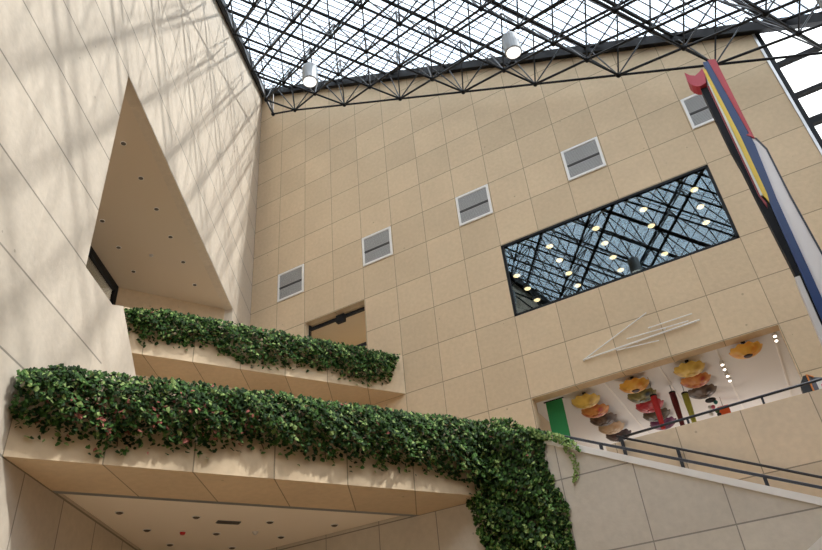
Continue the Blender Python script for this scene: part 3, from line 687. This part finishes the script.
# kiosk by the right end of the opening
t = thing('display_kiosk', (15.2, -1.0, F2 + 0.05), 'black display kiosk with orange edge and posters by the right end of the gallery', 'kiosk')
MB().prism([(15.02, -1.1, F2 + 0.05), (15.2, -1.1, F2 + 0.05), (15.2, -1.1, 5.42), (15.14, -1.1, 5.42), (15.02, -1.1, 5.26)], (0, 0.35, 0)).build('body', plain('kiosk_black', (0.02, 0.022, 0.026, 1), 0.5), t)
MB().prism([(15.2, -1.1, F2 + 0.05), (15.48, -1.1, F2 + 0.05), (15.48, -1.1, 5.28), (15.3, -1.1, 5.34), (15.2, -1.1, 5.42)], (0, 0.35, 0)).build('side_panel', plain('kiosk_slate', (0.13, 0.14, 0.18, 1), 0.5), t)
MB().tube([(15.2, -1.12, F2 + 0.3), (15.2, -1.12, 5.42), (15.3, -1.12, 5.34)], 0.018, 6).build('edge_strip', plain('kiosk_orange', (0.7, 0.25, 0.06, 1), 0.5), t)
po = MB().box((15.3, -1.13, 4.6), (15.47, -1.11, 5.24)).build('poster', M['white'], t)
MB().box((15.36, -1.137, 5.05), (15.44, -1.13, 5.16)).build('picture', plain('poster_pink', (0.65, 0.08, 0.22, 1), 0.5), po)

# ------------------------------------------------------------------ thin rods on the wall above the gallery
t = thing('rod_wall_sculpture', (11.0, -0.06, 7.7), 'wall sculpture of thin white rods above the gallery opening', 'sculpture')
for a, b, r in (((10.87, 7.64), (12.62, 8.33), 0.014), ((10.87, 7.64), (13.7, 7.73), 0.02), ((11.7, 7.62), (12.7, 7.54), 0.013), ((12.55, 7.93), (13.59, 7.94), 0.014), ((12.0, 7.83), (13.46, 7.79), 0.014)):
    MB().tube([(a[0], -0.06, a[1]), (b[0], -0.06, b[1])], r, 6).build('rod', M['white'], t)
for x, z in ((10.87, 7.64), (11.0, 7.69), (13.6, 7.73), (12.2, 7.68), (12.6, 7.94), (12.9, 7.8)):
    MB().tube([(x, 0, z), (x, -0.07, z)], 0.016, 6).build('mount', M['silver'], t)

# ------------------------------------------------------------------ the tall painted totem
TY = -6.0
t = thing('totem_sculpture', (15.4, TY, FL), 'tall slim totem sculpture of red, blue, yellow, white and black bands', 'sculpture')
def band(name, pts, y0, y1, col, rough=0.35):
    MB().prism([(x, TY + y0, z) for x, z in pts], (0, y1 - y0, 0)).build(name, plain('totem_' + name, col, rough, var=0.02), t)
band('black_band', [(15.195, 8.79), (15.30, 8.76), (15.34, 6.3), (15.36, 6.05), (15.315, 4.95), (15.255, 4.93), (15.23, 6.38), (15.225, 7.0), (15.20, 7.45)], -0.10, 0.12, (0.009, 0.011, 0.016, 1), 0.55)
band('white_line', [(15.325, 8.74), (15.345, 9.05), (15.355, 8.72), (15.325, 6.33), (15.295, 6.35)], -0.13, 0.10, (0.75, 0.80, 0.76, 1))
band('maroon_line', [(15.30, 8.76), (15.325, 8.76), (15.295, 6.35), (15.325, 6.2), (15.31, 6.1), (15.275, 6.36)], -0.12, 0.10, (0.30, 0.02, 0.03, 1))
band('yellow_band', [(15.345, 9.14), (15.39, 9.12), (15.41, 7.53), (15.385, 6.32), (15.365, 6.18), (15.325, 6.35), (15.345, 7.57)], -0.14, 0.10, (0.85, 0.62, 0.06, 1))
band('blue_band', [(15.40, 9.31), (15.48, 9.29), (15.54, 7.28), (15.47, 6.2), (15.42, 4.5), (15.38, 3.0), (15.36, FL), (15.22, FL), (15.25, 3.0), (15.30, 4.2), (15.365, 6.22), (15.41, 7.4)], -0.12, 0.12, (0.013, 0.05, 0.19, 1))
band('red_band', [(15.48, 9.31), (15.59, 9.25), (15.575, 7.38), (15.49, 7.49), (15.535, 7.5)], -0.13, 0.12, (0.50, 0.035, 0.055, 1))
band('red_curl', [(15.07, 9.23), (15.06, 9.0), (15.09, 8.90), (15.14, 8.83), (15.20, 8.79), (15.30, 8.81), (15.345, 9.0), (15.345, 9.15), (15.28, 9.10), (15.20, 9.06), (15.13, 9.12)], -0.16, 0.06, (0.50, 0.04, 0.07, 1))
band('lilac_band', [(15.485, 7.47), (15.58, 7.37), (15.64, 7.11), (15.63, 6.18), (15.65, 5.1), (15.66, 2.0), (15.62, FL), (15.38, FL), (15.40, 3.0), (15.42, 4.5), (15.46, 6.26)], -0.10, 0.08, (0.88, 0.88, 0.92, 1))
band('navy_edge', [(15.58, 7.40), (15.60, 7.38), (15.665, 7.11), (15.655, 6.18), (15.675, 5.1), (15.685, 2.0), (15.64, FL), (15.62, FL), (15.66, 2.0), (15.65, 5.1), (15.63, 6.18), (15.64, 7.11)], -0.11, 0.11, (0.02, 0.03, 0.06, 1))
band('low_white_band', [(15.235, 4.92), (15.30, 4.92), (15.27, 4.0), (15.22, 2.0), (15.18, FL), (15.05, FL), (15.10, 2.0), (15.19, 3.95)], -0.10, 0.12, (0.75, 0.76, 0.78, 1))
band('low_black_band', [(15.315, 4.95), (15.325, 4.3), (15.27, 3.0), (15.24, FL), (15.19, FL), (15.225, 2.0), (15.275, 4.0), (15.30, 4.9)], -0.11, 0.11, (0.009, 0.01, 0.014, 1))
MB().box((14.95, TY - 0.3, FL), (15.8, TY + 0.3, FL + 0.12)).build('base_plate', M['darkmetal'], t)

# ------------------------------------------------------------------ light
w = bpy.data.worlds.new('World'); bpy.context.scene.world = w; w.use_nodes = True
bg = w.node_tree.nodes['Background']; bg.inputs[0].default_value = (0.93, 0.96, 1.0, 1); bg.inputs[1].default_value = 2.75
sun = bpy.data.lights.new('sun', 'SUN'); sun.energy = 3.6; sun.angle = math.radians(1.9); sun.color = (1.0, 0.96, 0.90)
so = bpy.data.objects.new('sun', sun); C.objects.link(so)
az, el = math.radians(11), math.radians(48)
sd = V((math.cos(el) * math.cos(az), math.cos(el) * math.sin(az), math.sin(el)))
so.rotation_euler = sd.to_track_quat('Z', 'Y').to_euler()
def lamp(x, y, z, e, col=(1, 0.95, 0.90), size=0.3):  # bare point fills added inside the rooms, no fixture goes with them
    l = bpy.data.lights.new('lamp', 'POINT'); l.energy = e; l.color = col; l.shadow_soft_size = size
    o = bpy.data.objects.new('lamp', l); C.objects.link(o); o.location = (x, y, z + EYE); return o
for x in (10.6, 13.9): lamp(x, 5.5, 5.4, 45)  # added fill that lifts the gallery ceiling from below
lamp(12.3, 2.6, 4.6, 28)  # added low fill nearer the gallery opening
lamp(3.4, 2.6, 10.2, 2)  # weak added fill behind the upper doorway

cam = bpy.data.cameras.new('camera'); co = bpy.data.objects.new('camera', cam); C.objects.link(co)
cam.sensor_width = 36; cam.lens = FPX * 36 / 822; cam.clip_end = 300
R = Matrix((CR.normalized(), CU.normalized(), -CF.normalized())).transposed()
co.matrix_world = Matrix.Translation(CAM + V((0, 0, EYE))) @ R.to_4x4()
sc = bpy.context.scene; sc.camera = co
sc.view_settings.view_transform = 'Standard'; sc.view_settings.look = 'None'; sc.view_settings.exposure = 0.50; sc.view_settings.gamma = 1.0
sc.view_settings.use_curve_mapping = False
sc.cycles.max_bounces = 10; sc.cycles.diffuse_bounces = 5; sc.cycles.transparent_max_bounces = 24
